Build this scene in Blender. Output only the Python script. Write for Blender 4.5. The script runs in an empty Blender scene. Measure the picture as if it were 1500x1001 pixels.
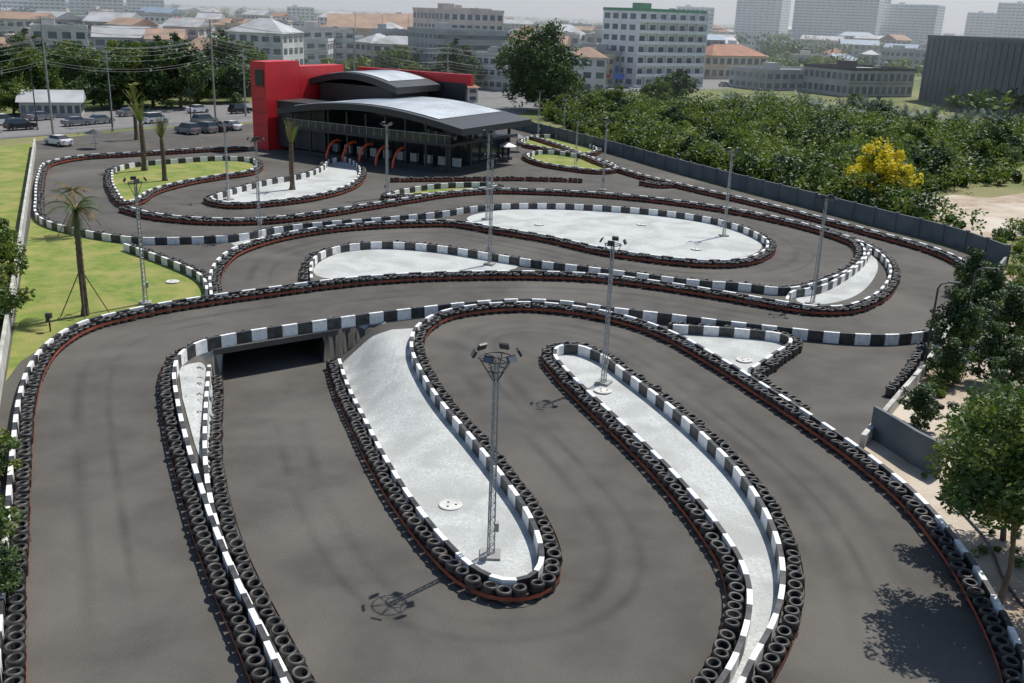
import bpy, math, random
import numpy as np
from mathutils import Vector, Matrix
from mathutils.geometry import tessellate_polygon, delaunay_2d_cdt
random.seed(7); rng=np.random.default_rng(7)
S=bpy.context.scene
S.view_settings.view_transform='Standard'; S.view_settings.look='None'; S.view_settings.exposure=0
# ---------------- camera survey model ----------------
FPX=1450.0; CAMZ=20.0
PIT=math.atan(482.5/FPX); ROLL=math.radians(2.1)
RM=(Matrix.Rotation(math.pi/2-PIT,3,'X')@Matrix.Rotation(ROLL,3,'Z'))
RN=np.array(RM)
cam=bpy.data.cameras.new('camera'); co=bpy.data.objects.new('camera',cam); S.collection.objects.link(co)
co.location=(0,0,CAMZ); co.rotation_euler=RM.to_euler(); cam.lens=36*FPX/1500; cam.sensor_width=36; cam.clip_end=20000; cam.clip_start=.5
S.camera=co
def ray(u,v): return RN@np.array([(u-750)/FPX,-(v-500.5)/FPX,-1.0])
def W(u,v,z=0.0):
    d=ray(u,v); t=(z-CAMZ)/d[2]; return np.array([d[0]*t,d[1]*t])
def ZAT(u,v,y):
    d=ray(u,v); return CAMZ+d[2]*y/d[1]
def AZ(u,dist):
    d=ray(u,20+(u-750)*math.tan(ROLL)); k=dist/math.hypot(d[0],d[1]); return np.array([d[0]*k,d[1]*k])
def sm(t): t=np.clip(t,0,1); return t*t*(3-2*t)
# ---------------- terrain (underpass ramp) ----------------
a0=(W(321,530)+W(484,512))/2; a1=(W(315,700)+W(560,700))/2
HW=3.3
bp0=W(300,504,.3); bp1=W(600,457,.3)
bs=(bp1[1]-bp0[1])/(bp1[0]-bp0[0])
def yline(x): return bp0[1]+bs*(x-bp0[0])-0.65
def cxl(y): return a1[0]+(a0[0]-a1[0])*(y-a1[1])/(a0[1]-a1[1])
DEP=2.0
Y0r=W(400,800)[1]
RX0,RX1,RY0,RY1=-23.0,-1.0,round(Y0r)-3.0,round(yline(-10))+14.0
def H(x,y):
    x=np.asarray(x,float); y=np.asarray(y,float)
    s=x-cxl(y); yl=yline(x)
    t=sm((y-Y0r)/(yl-3.5-Y0r))
    lat=np.where(s<0,1-sm((-s-HW-.3)/1.1),1-sm((s-HW-.3)/4.2))
    inn=-DEP*t*lat
    und=np.where((y<yl+8.2)&(np.abs(s)<HW+.2),-DEP,0)
    r=np.where(y<=yl,inn,und)
    return np.where((x>RX0+.5)&(x<RX1-.5)&(y>RY0+.5)&(y<RY1-.5),r,0.0)
def WH(u,v,dz=.3,flat=False):
    z=0.0
    if flat: return W(u,v,dz)
    for i in range(25):
        p=W(u,v,z+dz); z=z*.5+.5*float(H(p[0],p[1]))
    return W(u,v,z+dz)
# ---------------- materials ----------------
def lin(c): return tuple(c)+(1,)
MC={}
def mat(name,c1,c2=None,scale=1.0,rough=.85,metal=0,bump=0,bscale=None,detail=6,c3=None,scale3=.1,spec=.5,lo=.35,hi=.65,stretch=None,transl=0,speck=0,l3=.42,h3=.62):
    if name in MC: return MC[name]
    m=bpy.data.materials.new(name); m.use_nodes=True; nt=m.node_tree; N=nt.nodes; L=nt.links
    b=N['Principled BSDF']; b.inputs['Roughness'].default_value=rough; b.inputs['Metallic'].default_value=metal
    b.inputs['Specular IOR Level'].default_value=spec
    b.inputs['Base Color'].default_value=lin(c1)
    g=N.new('ShaderNodeNewGeometry'); src=g.outputs['Position']
    if stretch:
        mp=N.new('ShaderNodeMapping'); mp.inputs['Scale'].default_value=stretch; L.new(src,mp.inputs['Vector']); src=mp.outputs['Vector']
    if c2 is not None:
        n=N.new('ShaderNodeTexNoise'); n.inputs['Scale'].default_value=scale; n.inputs['Detail'].default_value=detail; L.new(src,n.inputs['Vector'])
        r=N.new('ShaderNodeMapRange'); r.inputs['From Min'].default_value=lo; r.inputs['From Max'].default_value=hi; L.new(n.outputs['Fac'],r.inputs['Value'])
        mx=N.new('ShaderNodeMix'); mx.data_type='RGBA'; mx.inputs[6].default_value=lin(c1); mx.inputs[7].default_value=lin(c2); L.new(r.outputs['Result'],mx.inputs[0])
        out=mx.outputs[2]
        if c3 is not None:
            n2=N.new('ShaderNodeTexNoise'); n2.inputs['Scale'].default_value=scale3; n2.inputs['Detail'].default_value=6; n2.inputs['Distortion'].default_value=.6; L.new(g.outputs['Position'],n2.inputs['Vector'])
            r2=N.new('ShaderNodeMapRange'); r2.inputs['From Min'].default_value=l3; r2.inputs['From Max'].default_value=h3; L.new(n2.outputs['Fac'],r2.inputs['Value'])
            m2=N.new('ShaderNodeMix'); m2.data_type='RGBA'; m2.inputs[7].default_value=lin(c3); L.new(out,m2.inputs[6]); L.new(r2.outputs['Result'],m2.inputs[0]); out=m2.outputs[2]
        if speck:
            n4=N.new('ShaderNodeTexNoise'); n4.inputs['Scale'].default_value=22; n4.inputs['Detail'].default_value=3; n4.inputs['Roughness'].default_value=.8; L.new(g.outputs['Position'],n4.inputs['Vector'])
            r4=N.new('ShaderNodeMapRange'); r4.inputs['From Min'].default_value=.3; r4.inputs['From Max'].default_value=.7; r4.inputs['To Min'].default_value=1-speck; r4.inputs['To Max'].default_value=1+speck; L.new(n4.outputs['Fac'],r4.inputs['Value'])
            vm=N.new('ShaderNodeVectorMath'); vm.operation='SCALE'; L.new(out,vm.inputs[0]); L.new(r4.outputs['Result'],vm.inputs['Scale']); out=vm.outputs[0]
        L.new(out,b.inputs['Base Color'])
    if bump:
        n3=N.new('ShaderNodeTexNoise'); n3.inputs['Scale'].default_value=bscale or scale*4; n3.inputs['Detail'].default_value=4; L.new(g.outputs['Position'],n3.inputs['Vector'])
        bu=N.new('ShaderNodeBump'); bu.inputs['Strength'].default_value=bump; bu.inputs['Distance'].default_value=.05; L.new(n3.outputs['Fac'],bu.inputs['Height']); L.new(bu.outputs['Normal'],b.inputs['Normal'])
    if transl:
        tr=N.new('ShaderNodeBsdfTranslucent'); tr.inputs['Color'].default_value=(c1[0]*1.6,c1[1]*1.7,c1[2],1)
        ms=N.new('ShaderNodeMixShader'); ms.inputs[0].default_value=transl
        L.new(b.outputs[0],ms.inputs[1]); L.new(tr.outputs[0],ms.inputs[2]); L.new(ms.outputs[0],N['Material Output'].inputs['Surface'])
    MC[name]=m; return m
asphalt=mat('asphalt',(.076,.070,.062),(.098,.091,.081),scale=.5,rough=.9,bump=.35,bscale=22,c3=(.132,.122,.107),scale3=.11,detail=11,speck=.3,spec=.25,l3=.46,h3=.75)
gravel=mat('gravel',(.40,.415,.40),(.52,.535,.52),scale=6,rough=.95,bump=.7,bscale=12,c3=(.36,.37,.355),scale3=.35,detail=11,speck=.18)
lawn=mat('lawn',(.190,.235,.035),(.115,.175,.03),scale=1.4,rough=.95,bump=1,bscale=14,c3=(.26,.25,.07),scale3=.35,detail=11,speck=.3)
field=mat('field_ground',(.095,.125,.035),(.17,.18,.06),scale=.15,rough=1,c3=(.22,.20,.09),scale3=.025,bump=.5,bscale=3,detail=9,l3=.5,h3=.7)
dirt=mat('dirt',(.42,.33,.24),(.28,.21,.15),scale=.6,rough=1,c3=(.52,.46,.38),scale3=.12,bump=1,bscale=5,detail=10,speck=.25)
road=mat('street_asphalt',(.16,.155,.15),(.20,.195,.19),scale=.5,rough=.9,speck=.1)
rubber=mat('rubber',(.016,.016,.016),(.060,.052,.044),scale=1.6,rough=.5,detail=9)
rubber_in=mat('tyre_hole',(.010,.009,.009),rough=.9)
white=mat('white_paint',(.80,.80,.78),(.52,.51,.48),scale=3.5,rough=.6,detail=11,lo=.45,hi=.8)
black=mat('black_paint',(.020,.020,.022),(.065,.063,.06),scale=2.5,rough=.5,detail=10)
belt=mat('red_belt',(.38,.085,.035),(.20,.045,.025),scale=.8,rough=.7)
conc=mat('concrete',(.34,.34,.32),(.24,.24,.23),scale=.8,rough=.9,detail=9,bump=.2,bscale=10)
concw=mat('pale_concrete',(.55,.54,.50),(.33,.32,.29),scale=.7,rough=.9,detail=10)
wallgrey=mat('grey_wall_paint',(.085,.10,.11),(.13,.14,.145),scale=.5,rough=.8,detail=9)
greywall=mat('underpass_paint',(.30,.33,.33),(.20,.225,.22),scale=.8,rough=.8,detail=10)
steel=mat('galvanised_steel',(.42,.43,.43),(.32,.33,.33),scale=4,rough=.45,metal=.4)
darkm=mat('dark_metal',(.03,.032,.035),rough=.5)
glass=mat('dark_glass',(.03,.04,.05),rough=.12)
glassb=mat('window_glass',(.07,.09,.11),(.16,.19,.21),scale=.2,rough=.2)
glassf=mat('haze_paled_window_glass',(.28,.33,.38),(.38,.43,.47),scale=.1,rough=.4)  # glass colour lightened to imitate haze over the far tower windows
leafA=mat('leaf_green',(.045,.085,.018),(.09,.145,.03),scale=.6,rough=.6,transl=.3)
leafB=mat('leaf_olive',(.095,.135,.02),(.18,.205,.045),scale=.4,rough=.65,transl=.3)
leafC=mat('leaf_dark',(.024,.050,.014),(.05,.088,.022),scale=.5,rough=.6)
leafY=mat('yellow_blossom',(.66,.52,.02),(.45,.40,.03),scale=1.2,rough=.7,transl=.2)
leafS=mat('silver_frond',(.24,.29,.25),(.15,.20,.16),scale=1,rough=.6)
leafD=mat('dry_frond',(.22,.15,.07),(.12,.09,.04),scale=2,rough=.8)
bark=mat('bark',(.16,.11,.07),(.09,.065,.045),scale=3,rough=.95)
redp=mat('red_panel',(.60,.022,.03),(.50,.02,.025),scale=.3,rough=.45)
orangep=mat('orange_red_tube',(.75,.10,.03),rough=.4)
metalroof=mat('metal_roof',(.72,.75,.76),(.56,.60,.62),scale=.35,rough=.38,detail=9,spec=.8)
tile=mat('terracotta',(.38,.18,.11),(.26,.13,.085),scale=.3,rough=.85,detail=9)
tileb=mat('brown_roof',(.40,.26,.18),(.27,.18,.13),scale=.2,rough=.85,detail=9)
blueroof=mat('blue_roof',(.20,.28,.36),(.15,.22,.3),scale=.3,rough=.6)
sheet=mat('grey_sheet_roof',(.45,.46,.47),(.30,.30,.30),scale=.2,rough=.6,detail=9)
def wallmat(i):
    cs=[(.66,.65,.62),(.52,.50,.46),(.60,.50,.36),(.42,.43,.44),(.62,.55,.50),(.70,.70,.70)]
    c=cs[i%len(cs)]
    return mat('render_wall_%d'%(i%len(cs)),c,tuple(k*.75 for k in c),scale=.2,rough=.85,detail=9)
def rubmat():
    m=bpy.data.materials.new('rubber_marks'); m.use_nodes=True; nt=m.node_tree;N=nt.nodes;L=nt.links;b=N['Principled BSDF']
    b.inputs['Base Color'].default_value=(.04,.038,.036,1); b.inputs['Roughness'].default_value=.8
    at=N.new('ShaderNodeAttribute'); at.attribute_name='across'
    g=N.new('ShaderNodeNewGeometry'); n=N.new('ShaderNodeTexNoise'); n.inputs['Scale'].default_value=.18; n.inputs['Detail'].default_value=5; L.new(g.outputs['Position'],n.inputs['Vector'])
    r=N.new('ShaderNodeMapRange'); r.inputs['From Min'].default_value=.35; r.inputs['From Max'].default_value=.7; r.inputs['To Max'].default_value=.30; L.new(n.outputs['Fac'],r.inputs['Value'])
    mu=N.new('ShaderNodeMath'); mu.operation='MULTIPLY'; L.new(r.outputs['Result'],mu.inputs[0]); L.new(at.outputs['Fac'],mu.inputs[1])
    L.new(mu.outputs[0],b.inputs['Alpha']); return m
rubm=rubmat()
# ---------------- mesh tools ----------------
def link(name,me,parent=None,loc=(0,0,0),rz=0,sc=(1,1,1)):
    o=bpy.data.objects.new(name,me); S.collection.objects.link(o); o.location=loc; o.rotation_euler=(0,0,rz); o.scale=sc
    if parent: o.parent=parent
    return o
class MB:
    def __init__(s): s.V=[];s.F=[];s.M=[];s.n=0
    def add(s,V,F,m=0):
        V=np.asarray(V,float).reshape(-1,3); s.V.append(V)
        for f in F: s.F.append([int(i)+s.n for i in f])
        s.M+= [m]*len(F) if np.isscalar(m) else list(m)
        s.n+=len(V)
    def box(s,c,d,m=0,rz=0,tilt=None):
        x,y,z=[k/2 for k in d]
        V=np.array([[-x,-y,-z],[x,-y,-z],[x,y,-z],[-x,y,-z],[-x,-y,z],[x,-y,z],[x,y,z],[-x,y,z]])
        if tilt is not None: V=V@np.array(Matrix.Rotation(tilt,3,'X')).T
        if rz: V=V@np.array(Matrix.Rotation(rz,3,'Z')).T
        s.add(V+np.array(c),[(0,3,2,1),(4,5,6,7),(0,1,5,4),(1,2,6,5),(2,3,7,6),(3,0,4,7)],m)
    def tube(s,P,R,seg=6,m=0,cap=True):
        P=np.asarray(P,float); n=len(P)
        if np.isscalar(R): R=[R]*n
        V=[]
        for i in range(n):
            d=P[min(i+1,n-1)]-P[max(i-1,0)]; d=d/(np.linalg.norm(d)+1e-9)
            a=np.array([0,0,1.]) if abs(d[2])<.9 else np.array([1.,0,0])
            e=np.cross(d,a); e/=np.linalg.norm(e); f=np.cross(d,e)
            for k in range(seg):
                t=2*math.pi*k/seg; V.append(P[i]+R[i]*(math.cos(t)*e+math.sin(t)*f))
        F=[(i*seg+k,i*seg+(k+1)%seg,(i+1)*seg+(k+1)%seg,(i+1)*seg+k) for i in range(n-1) for k in range(seg)]
        if cap: F+= [tuple(range(seg))[::-1],tuple((n-1)*seg+k for k in range(seg))]
        s.add(V,F,m)
    def mesh(s,name,mats,smooth=False):
        me=bpy.data.meshes.new(name); V=np.concatenate(s.V)
        me.from_pydata(V.tolist(),[],s.F)
        for m in mats: me.materials.append(m)
        me.polygons.foreach_set('material_index',s.M)
        if smooth: me.polygons.foreach_set('use_smooth',[True]*len(s.F))
        me.update(); return me
    def obj(s,name,mats,parent=None,smooth=False,**k): return link(name,s.mesh(name,mats,smooth),parent,**k)
def empty(name,loc=(0,0,0),rz=0):
    o=bpy.data.objects.new(name,None); S.collection.objects.link(o); o.location=loc; o.rotation_euler=(0,0,rz); return o
def npmesh(name,V,F,mats,mi=None,smooth=False):
    me=bpy.data.meshes.new(name); me.from_pydata(V.tolist(),[],F.tolist())
    for m in mats: me.materials.append(m)
    if mi is not None: me.polygons.foreach_set('material_index',np.asarray(mi,dtype=np.int32))
    if smooth: me.polygons.foreach_set('use_smooth',np.ones(len(F),dtype=bool))
    me.update(); return me
# ---------------- curves ----------------
def spline(P,closed=False,step=.2):
    P=[np.asarray(p,float) for p in P]; n=len(P); out=[]
    segs=n if closed else n-1
    for i in range(segs):
        if closed: p0,p1,p2,p3=[P[(i+k-1)%n] for k in range(4)]
        else:
            p1,p2=P[i],P[i+1]; p0=P[i-1] if i>0 else 2*p1-p2; p3=P[i+2] if i+2<n else 2*p2-p1
        t0=0;t1=t0+np.linalg.norm(p1-p0)**.5+1e-6;t2=t1+np.linalg.norm(p2-p1)**.5+1e-6;t3=t2+np.linalg.norm(p3-p2)**.5+1e-6
        m=max(2,int(np.linalg.norm(p2-p1)/step))
        for t in np.linspace(t1,t2,m,endpoint=False):
            A1=(t1-t)/(t1-t0)*p0+(t-t0)/(t1-t0)*p1; A2=(t2-t)/(t2-t1)*p1+(t-t1)/(t2-t1)*p2; A3=(t3-t)/(t3-t2)*p2+(t-t2)/(t3-t2)*p3
            B1=(t2-t)/(t2-t0)*A1+(t-t0)/(t2-t0)*A2; B2=(t3-t)/(t3-t1)*A2+(t-t1)/(t3-t1)*A3
            out.append((t2-t)/(t2-t1)*B1+(t-t1)/(t2-t1)*B2)
    if not closed: out.append(P[-1])
    C=np.array(out)
    for _ in range(10):
        if closed: C=(np.roll(C,1,0)+2*C+np.roll(C,-1,0))/4
        else:
            C[1:-1]=(C[:-2]+2*C[1:-1]+C[2:])/4
    return C
def resample(C,step,closed=False):
    D=np.vstack([C,C[:1]]) if closed else C
    L=np.concatenate([[0],np.cumsum(np.linalg.norm(np.diff(D,axis=0),axis=1))])
    n=max(3,int(round(L[-1]/step))); t=np.linspace(0,L[-1],n+1)
    if closed: t=t[:-1]
    return np.stack([np.interp(t,L,D[:,0]),np.interp(t,L,D[:,1])],1)
def offset(C,d,closed=False):
    if closed: T=np.roll(C,-1,0)-np.roll(C,1,0)
    else: T=np.gradient(C,axis=0)
    T/= (np.linalg.norm(T,axis=1)[:,None]+1e-9)
    return C+d*np.stack([-T[:,1],T[:,0]],1)
def area(C): x,y=C[:,0],C[:,1]; return .5*np.sum(x*np.roll(y,-1)-y*np.roll(x,-1))
prof=np.array([(.155,.36),(.175,.53),(.215,.575),(.265,.565),(.298,.50),(.298,.44),(.272,.385),(.30,.33),(.30,.26),(.272,.195),(.30,.14),(.30,.06),(.27,0)])
def tyre_stack(T,Z):
    n=len(T); dist=np.hypot(T[:,0],T[:,1]).min(); seg=16 if dist<60 else 10
    a=np.arange(seg)*2*math.pi/seg; k=len(prof)
    base=np.zeros((k,seg,3)); base[:,:,0]=prof[:,0,None]*np.cos(a); base[:,:,1]=prof[:,0,None]*np.sin(a); base[:,:,2]=prof[:,1,None]
    base=base.reshape(-1,3); nb=len(base)
    F=[];M=[]
    for i in range(k-1):
        for j in range(seg):
            F.append((i*seg+j,(i+1)*seg+j,(i+1)*seg+(j+1)%seg,i*seg+(j+1)%seg)); M.append(1 if i==0 else 0)
    base=np.vstack([base,[[0,0,.36]]])
    for j in range(0,seg,2): F.append((nb,j,(j+1)%seg,(j+2)%seg)); M.append(1)
    nb+=1; F=np.array(F)
    sc=rng.uniform(.92,1.08,n); zs=rng.uniform(.86,1.09,n); th=rng.uniform(0,6.28,n)
    tx=rng.normal(0,.05,n); ty=rng.normal(0,.05,n)
    jit=rng.normal(0,.03,(n,2))
    V=np.repeat(base[None],n,0)
    c=np.cos(th)[:,None]; s_=np.sin(th)[:,None]
    X=(V[:,:,0]*c-V[:,:,1]*s_)*sc[:,None]; Y=(V[:,:,0]*s_+V[:,:,1]*c)*sc[:,None]; Zz=V[:,:,2]*zs[:,None]
    Zz=Zz+X*tx[:,None]*1.5+Y*ty[:,None]*1.5
    up=(V[:,:,2]>.385)
    X=X+T[:,0,None]+jit[:,0,None]+up*rng.normal(0,.022,n)[:,None]; Y=Y+T[:,1,None]+jit[:,1,None]+up*rng.normal(0,.022,n)[:,None]; Zz=Zz+Z[:,None]
    V=np.stack([X,Y,Zz],2).reshape(-1,3)
    FF=(F[None]+(np.arange(n)*nb)[:,None,None]).reshape(-1,4)
    MI=np.tile(M,n)
    return V,FF,MI
def wall_strip(C,closed,flat,h=.62,th=.2,name='chequered_kerb_wall',step=.5,per=2,mats=None,base=-.05):
    P=resample(C,step,closed); n=len(P)
    Lp=offset(P,th/2,closed); Rp=offset(P,-th/2,closed)
    Z=np.zeros(n) if flat else H(P[:,0],P[:,1])
    V=[]; F=[]; M=[]
    for i in range(n):
        z=Z[i]
        V+=[(Lp[i][0],Lp[i][1],z+base),(Lp[i][0],Lp[i][1],z+h),(Rp[i][0],Rp[i][1],z+h),(Rp[i][0],Rp[i][1],z+base)]
    for i in range(n if closed else n-1):
        j=(i+1)%n; a=4*i;b=4*j; m=(i//per)%2
        for k in range(3): F.append((a+k,a+k+1,b+k+1,b+k)); M.append(m)
    if not closed: F+=[(0,1,2,3),(4*n-4,4*n-3,4*n-2,4*n-1)]; M+=[0,0]
    mb=MB(); mb.add(V,F,M); return mb.obj(name,mats or [white,black])
def ribbon(C,closed,flat,z0,z1):
    P=resample(C,.5,closed); n=len(P); Z=np.zeros(n) if flat else H(P[:,0],P[:,1])
    V=[];F=[]
    for i in range(n): V+=[(P[i][0],P[i][1],Z[i]+z0),(P[i][0],P[i][1],Z[i]+z1)]
    for i in range(n if closed else n-1):
        a=2*i;b=2*((i+1)%n); F.append((a,a+1,b+1,b))
    return V,F
def fill(P,m,name,z=.012,drape=False):
    P=[Vector((float(p[0]),float(p[1]))) for p in P]; n=len(P); pts=list(P)
    if drape:
        xs=[p.x for p in P]; ys=[p.y for p in P]
        for x in np.arange(min(xs),max(xs),.4):
            for y in np.arange(min(ys),max(ys),.4): pts.append(Vector((x+.01,y+.013)))
    r=delaunay_2d_cdt(pts,[],[list(range(n))],1,1e-4)
    V=[(v.x,v.y,float(H(v.x,v.y))*(1 if drape else 0)+z) for v in r[0]]
    F=[tuple(f) for f in r[2]]
    mb=MB(); mb.add(V,F,0); o=mb.obj(name,[m])
    return o
def barrier(px,side=1,closed=False,flat=False,both=False,fillm=None,fname='gravel_island',wall=True,belt_on=True,drape=False,wh=.62):
    P=[WH(u,v,.35,flat) for u,v in px]
    C=spline(P,closed)
    if closed: side=1 if area(C)>0 else -1
    rows=[C]; 
    if both: rows.append(offset(C,side*1.0,closed))
    Vs=[];Fs=[];Ms=[];o=0
    for R in rows:
        T=resample(R,.61,closed); Z=np.zeros(len(T)) if flat else H(T[:,0],T[:,1])
        V,F,M=tyre_stack(T,Z); Vs.append(V);Fs.append(F+o);Ms.append(M);o+=len(V)
    me=npmesh('tyre_barrier',np.vstack(Vs),np.vstack(Fs),[rubber,rubber_in],np.concatenate(Ms),True)
    tb=link('tyre_barrier',me)
    if belt_on:
        mb=MB(); V,F=ribbon(offset(C,-side*.335,closed),closed,flat,.20,.36); mb.add(V,F,0)
        if both: V,F=ribbon(offset(C,side*1.335,closed),closed,flat,.20,.36); mb.add(V,F,0)
        b=mb.obj('belt_strap',[belt],parent=tb)
    if wall: wall_strip(offset(C,side*(.5 if both else .47),closed),closed,flat,h=wh)
    if fillm: fill(resample(offset(C,side*.45,closed),.6,closed),fillm,fname,z=.05 if drape else .012,drape=drape)
    return C
MARK=[]
def marks(C,ds,i0=0,i1=None,w=1.0):
    P0=resample(C[i0:i1],.6)
    for _ in range(8): P0[1:-1]=(P0[:-2]+2*P0[1:-1]+P0[2:])/4
    for d in ds:
        P=offset(P0,d); 
        for _ in range(12): P[1:-1]=(P[:-2]+2*P[1:-1]+P[2:])/4
        MARK.append((P,w*random.uniform(.5,1.5)))
# ---------------- ground ----------------
def flatpoly(pts,z,m,name,hole=None):
    L=[[Vector((float(p[0]),float(p[1]),0)) for p in pts]]
    if hole: L.append([Vector((p[0],p[1],0)) for p in hole])
    T=tessellate_polygon(L); allp=[p for l in L for p in l]
    F=[]
    for t in T:
        a,b,c=[allp[i] for i in t]
        F.append(tuple(t) if (b-a).cross(c-a).z>0 else (t[0],t[2],t[1]))
    mb=MB(); mb.add([(p.x,p.y,z) for p in allp],F,0); return mb.obj(name,[m])
Rr=[(RX0,RY0),(RX1,RY0),(RX1,RY1),(RX0,RY1)]
G=9000
flatpoly([(-G,-300),(G,-300),(G,G),(-G,G)],-.06,field,'ground',hole=Rr)
def PX(l,z=0): return [W(u,v,z) for u,v in l]
site=[(-27,3),(24,3)]+[tuple(p) for p in PX([(1500,985),(1470,900),(1425,825),(1375,755),(1310,700),(1262,660),(1352,545),(1392,482),(1430,440),(1475,392),(1400,366),(1300,338),(1200,311),(1100,285),(1000,257),(900,228),(830,209),(750,188),(640,180),(380,181),(200,190),(50,207),(42,300),(28,400),(12,500),(-10,640),(-30,800)])]
flatpoly(site,0,asphalt,'asphalt_track',hole=Rr)
nx=int((RX1-RX0)/.25); ny=int((RY1-RY0)/.25)
gx,gy=np.meshgrid(np.linspace(RX0,RX1,nx+1),np.linspace(RY0,RY1,ny+1)); gz=H(gx,gy)
ids=np.arange((nx+1)*(ny+1)).reshape(ny+1,nx+1)
F=np.stack([ids[:-1,:-1],ids[:-1,1:],ids[1:,1:],ids[1:,:-1]],2).reshape(-1,4)
link('underpass_ramp_track',npmesh('ramp',np.stack([gx,gy,gz],2).reshape(-1,3),F,[asphalt],None,True))
mb=MB()
xl=cxl(a0[1]+2)-5.2; xr=cxl(a0[1]+2)+4.6
dk=[(xl,yline(xl)+.1),(xr,yline(xr)+.1),(xr,yline(xr)+9.5),(xl,yline(xl)+9.5)]
V=[(x,y,.012) for x,y in dk]+[(x,y,-.35) for x,y in dk]
mb.add(V,[(0,1,2,3),(7,6,5,4),(0,4,5,1),(1,5,6,2),(2,6,7,3),(3,7,4,0)],0); mb.obj('bridge_deck',[asphalt])
flatpoly(PX([(66,330),(130,345),(195,362),(250,383),(300,403),(313,420),(312,438),(250,448),(170,463),(110,484),(65,508),(30,530),(8,560),(18,500),(32,400),(46,318)]),.01,lawn,'lawn')
flatpoly(PX([(1262,662),(1352,547),(1392,484),(1430,442),(1475,394),(1560,420),(1900,520),(1900,1300),(1560,1040),(1500,990),(1470,902),(1425,828),(1375,758),(1310,702)]),-.01,dirt,'dirt_ground')
flatpoly(PX([(1320,302),(1360,290),(1400,285),(1450,290),(1520,280),(1700,290),(1700,345),(1500,345),(1440,350),(1400,333),(1380,330),(1340,315)]),-.02,dirt,'sandy_clearing')
flatpoly(PX([(-200,1000),(-40,700),(-5,560),(10,480),(30,380),(42,300),(50,210),(0,215),(-200,240),(-700,500)]),-.02,lawn,'grass_verge')
flatpoly(PX([(-500,250),(-100,212),(50,200),(200,187),(380,178),(640,172),(750,170),(850,140),(1120,127),(1120,112),(840,118),(720,128),(370,150),(0,170),(-500,195)]),-.03,road,'street')
# ---------------- barriers ----------------
B1=barrier([(18,1045),(22,960),(26,850),(31,750),(37,650),(44,585),(58,540),(85,505),(130,478),(190,462),(250,450),(313,440),(400,428),(500,415),(600,407),(700,404),(790,404),(880,408),(960,418),(1050,432),(1130,446),(1190,455),(1240,455),(1285,440),(1308,418),(1312,395),(1295,373),(1268,357)],1,flat=True)
D1=barrier([(1268,357),(1220,340),(1150,322),(1080,308),(1000,296),(920,287),(850,282),(780,279),(720,278),(650,283),(590,292),(520,303),(450,314),(380,321),(300,321),(230,314),(192,304)],1,both=True)
barrier([(447,412),(448,388),(465,372),(500,362),(560,357),(640,362),(720,374),(778,383),(850,392),(930,402),(1010,412),(1090,418),(1145,424),(1200,412),(1240,394),(1258,374),(1246,354),(1200,338)],-1)
fill(spline(PX([(455,412),(458,390),(475,376),(520,364),(570,361),(640,367),(720,379),(775,388),(770,396),(700,399),(600,402),(500,411)]),True,1),gravel,'gravel_island')
fill(spline(PX([(1150,436),(1185,428),(1225,408),(1258,385),(1275,368),(1288,385),(1278,412),(1250,438),(1200,450),(1160,450)]),True,1),gravel,'gravel_island')
wall_strip(spline(PX([(1152,444),(1160,432),(1200,425),(1240,405),(1265,385),(1275,370)],.3)),False,True)
D3=barrier([(320,436),(318,405),(328,385),(350,368),(400,351),(470,338),(540,331),(610,328),(665,328),(720,337),(800,350),(880,368),(960,380),(1040,387),(1095,384),(1128,370),(1130,355),(1100,338),(1050,323),(980,312),(900,305),(820,301),(740,301),(690,305),(640,313),(560,321),(480,327),(400,336),(350,346),(280,350),(200,350),(120,338),(68,322),(60,290),(64,255),(75,240),(120,231),(200,226),(280,221),(360,217)],1)
fill(spline(PX([(668,320),(700,312),(760,306),(840,306),(920,310),(1000,318),(1070,333),(1115,350),(1120,362),(1095,379),(1040,383),(960,376),(880,363),(800,346),(720,333),(680,328)]),True,1),gravel,'gravel_island')
fill(PX([(338,357),(356,352),(450,337),(400,348),(352,364)]),gravel,'gravel_island')
barrier([(190,360),(250,381),(298,402),(312,418),(313,434)],-1,belt_on=False)
barrier([(183,300),(163,280),(158,262),(164,248),(200,240),(260,235),(330,231),(372,234),(382,243),(368,253),(320,260),(270,269),(225,282),(203,296)],closed=True,fillm=lawn,fname='lawn')
barrier([(302,293),(330,282),(390,266),(440,257),(468,246),(480,235),(505,232),(528,242),(532,258),(515,274),(470,288),(400,298),(335,301)],closed=True,fillm=gravel)
barrier([(562,289),(590,279),(650,271),(715,270),(735,274),(690,281),(630,287)],closed=True,fillm=lawn,fname='lawn')
barrier([(575,263),(650,262),(740,261),(800,262),(850,264)],1,wall=False)
barrier([(768,228),(800,222),(850,228),(898,240),(906,248),(880,252),(830,247),(790,240)],closed=True,fillm=lawn,fname='lawn')
barrier([(760,210),(790,199),(830,201),(868,213),(878,222),(855,227),(805,220)],closed=True,fillm=lawn,fname='lawn')
barrier([(1375,486),(1397,468),(1417,435),(1420,405),(1400,383),(1355,364),(1290,346),(1200,322),(1110,299),(1040,283),(980,269),(935,258),(880,240),(820,215),(780,202)],-1)
barrier([(940,268),(965,272),(1000,270)],1,wall=False,both=True)
B6=barrier([(405,1045),(365,950),(327,865),(298,790),(276,720),(258,655),(246,595),(243,550),(256,523),(290,505),(350,492),(430,480),(520,467),(600,457),(680,448),(760,443),(830,446),(900,456),(980,465),(1060,475),(1150,485),(1230,493),(1300,495),(1350,490),(1375,484)],-1,flat=True,wh=.75)
B7=barrier([(470,1045),(432,975),(392,900),(357,830),(332,760),(318,690),(317,620),(319,575),(320,556)],1)
fill(PX([(262,545),(300,528),(313,540),(309,620),(308,715),(285,655),(268,590)],-.2),gravel,'gravel_island',z=.05,drape=True)
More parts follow.
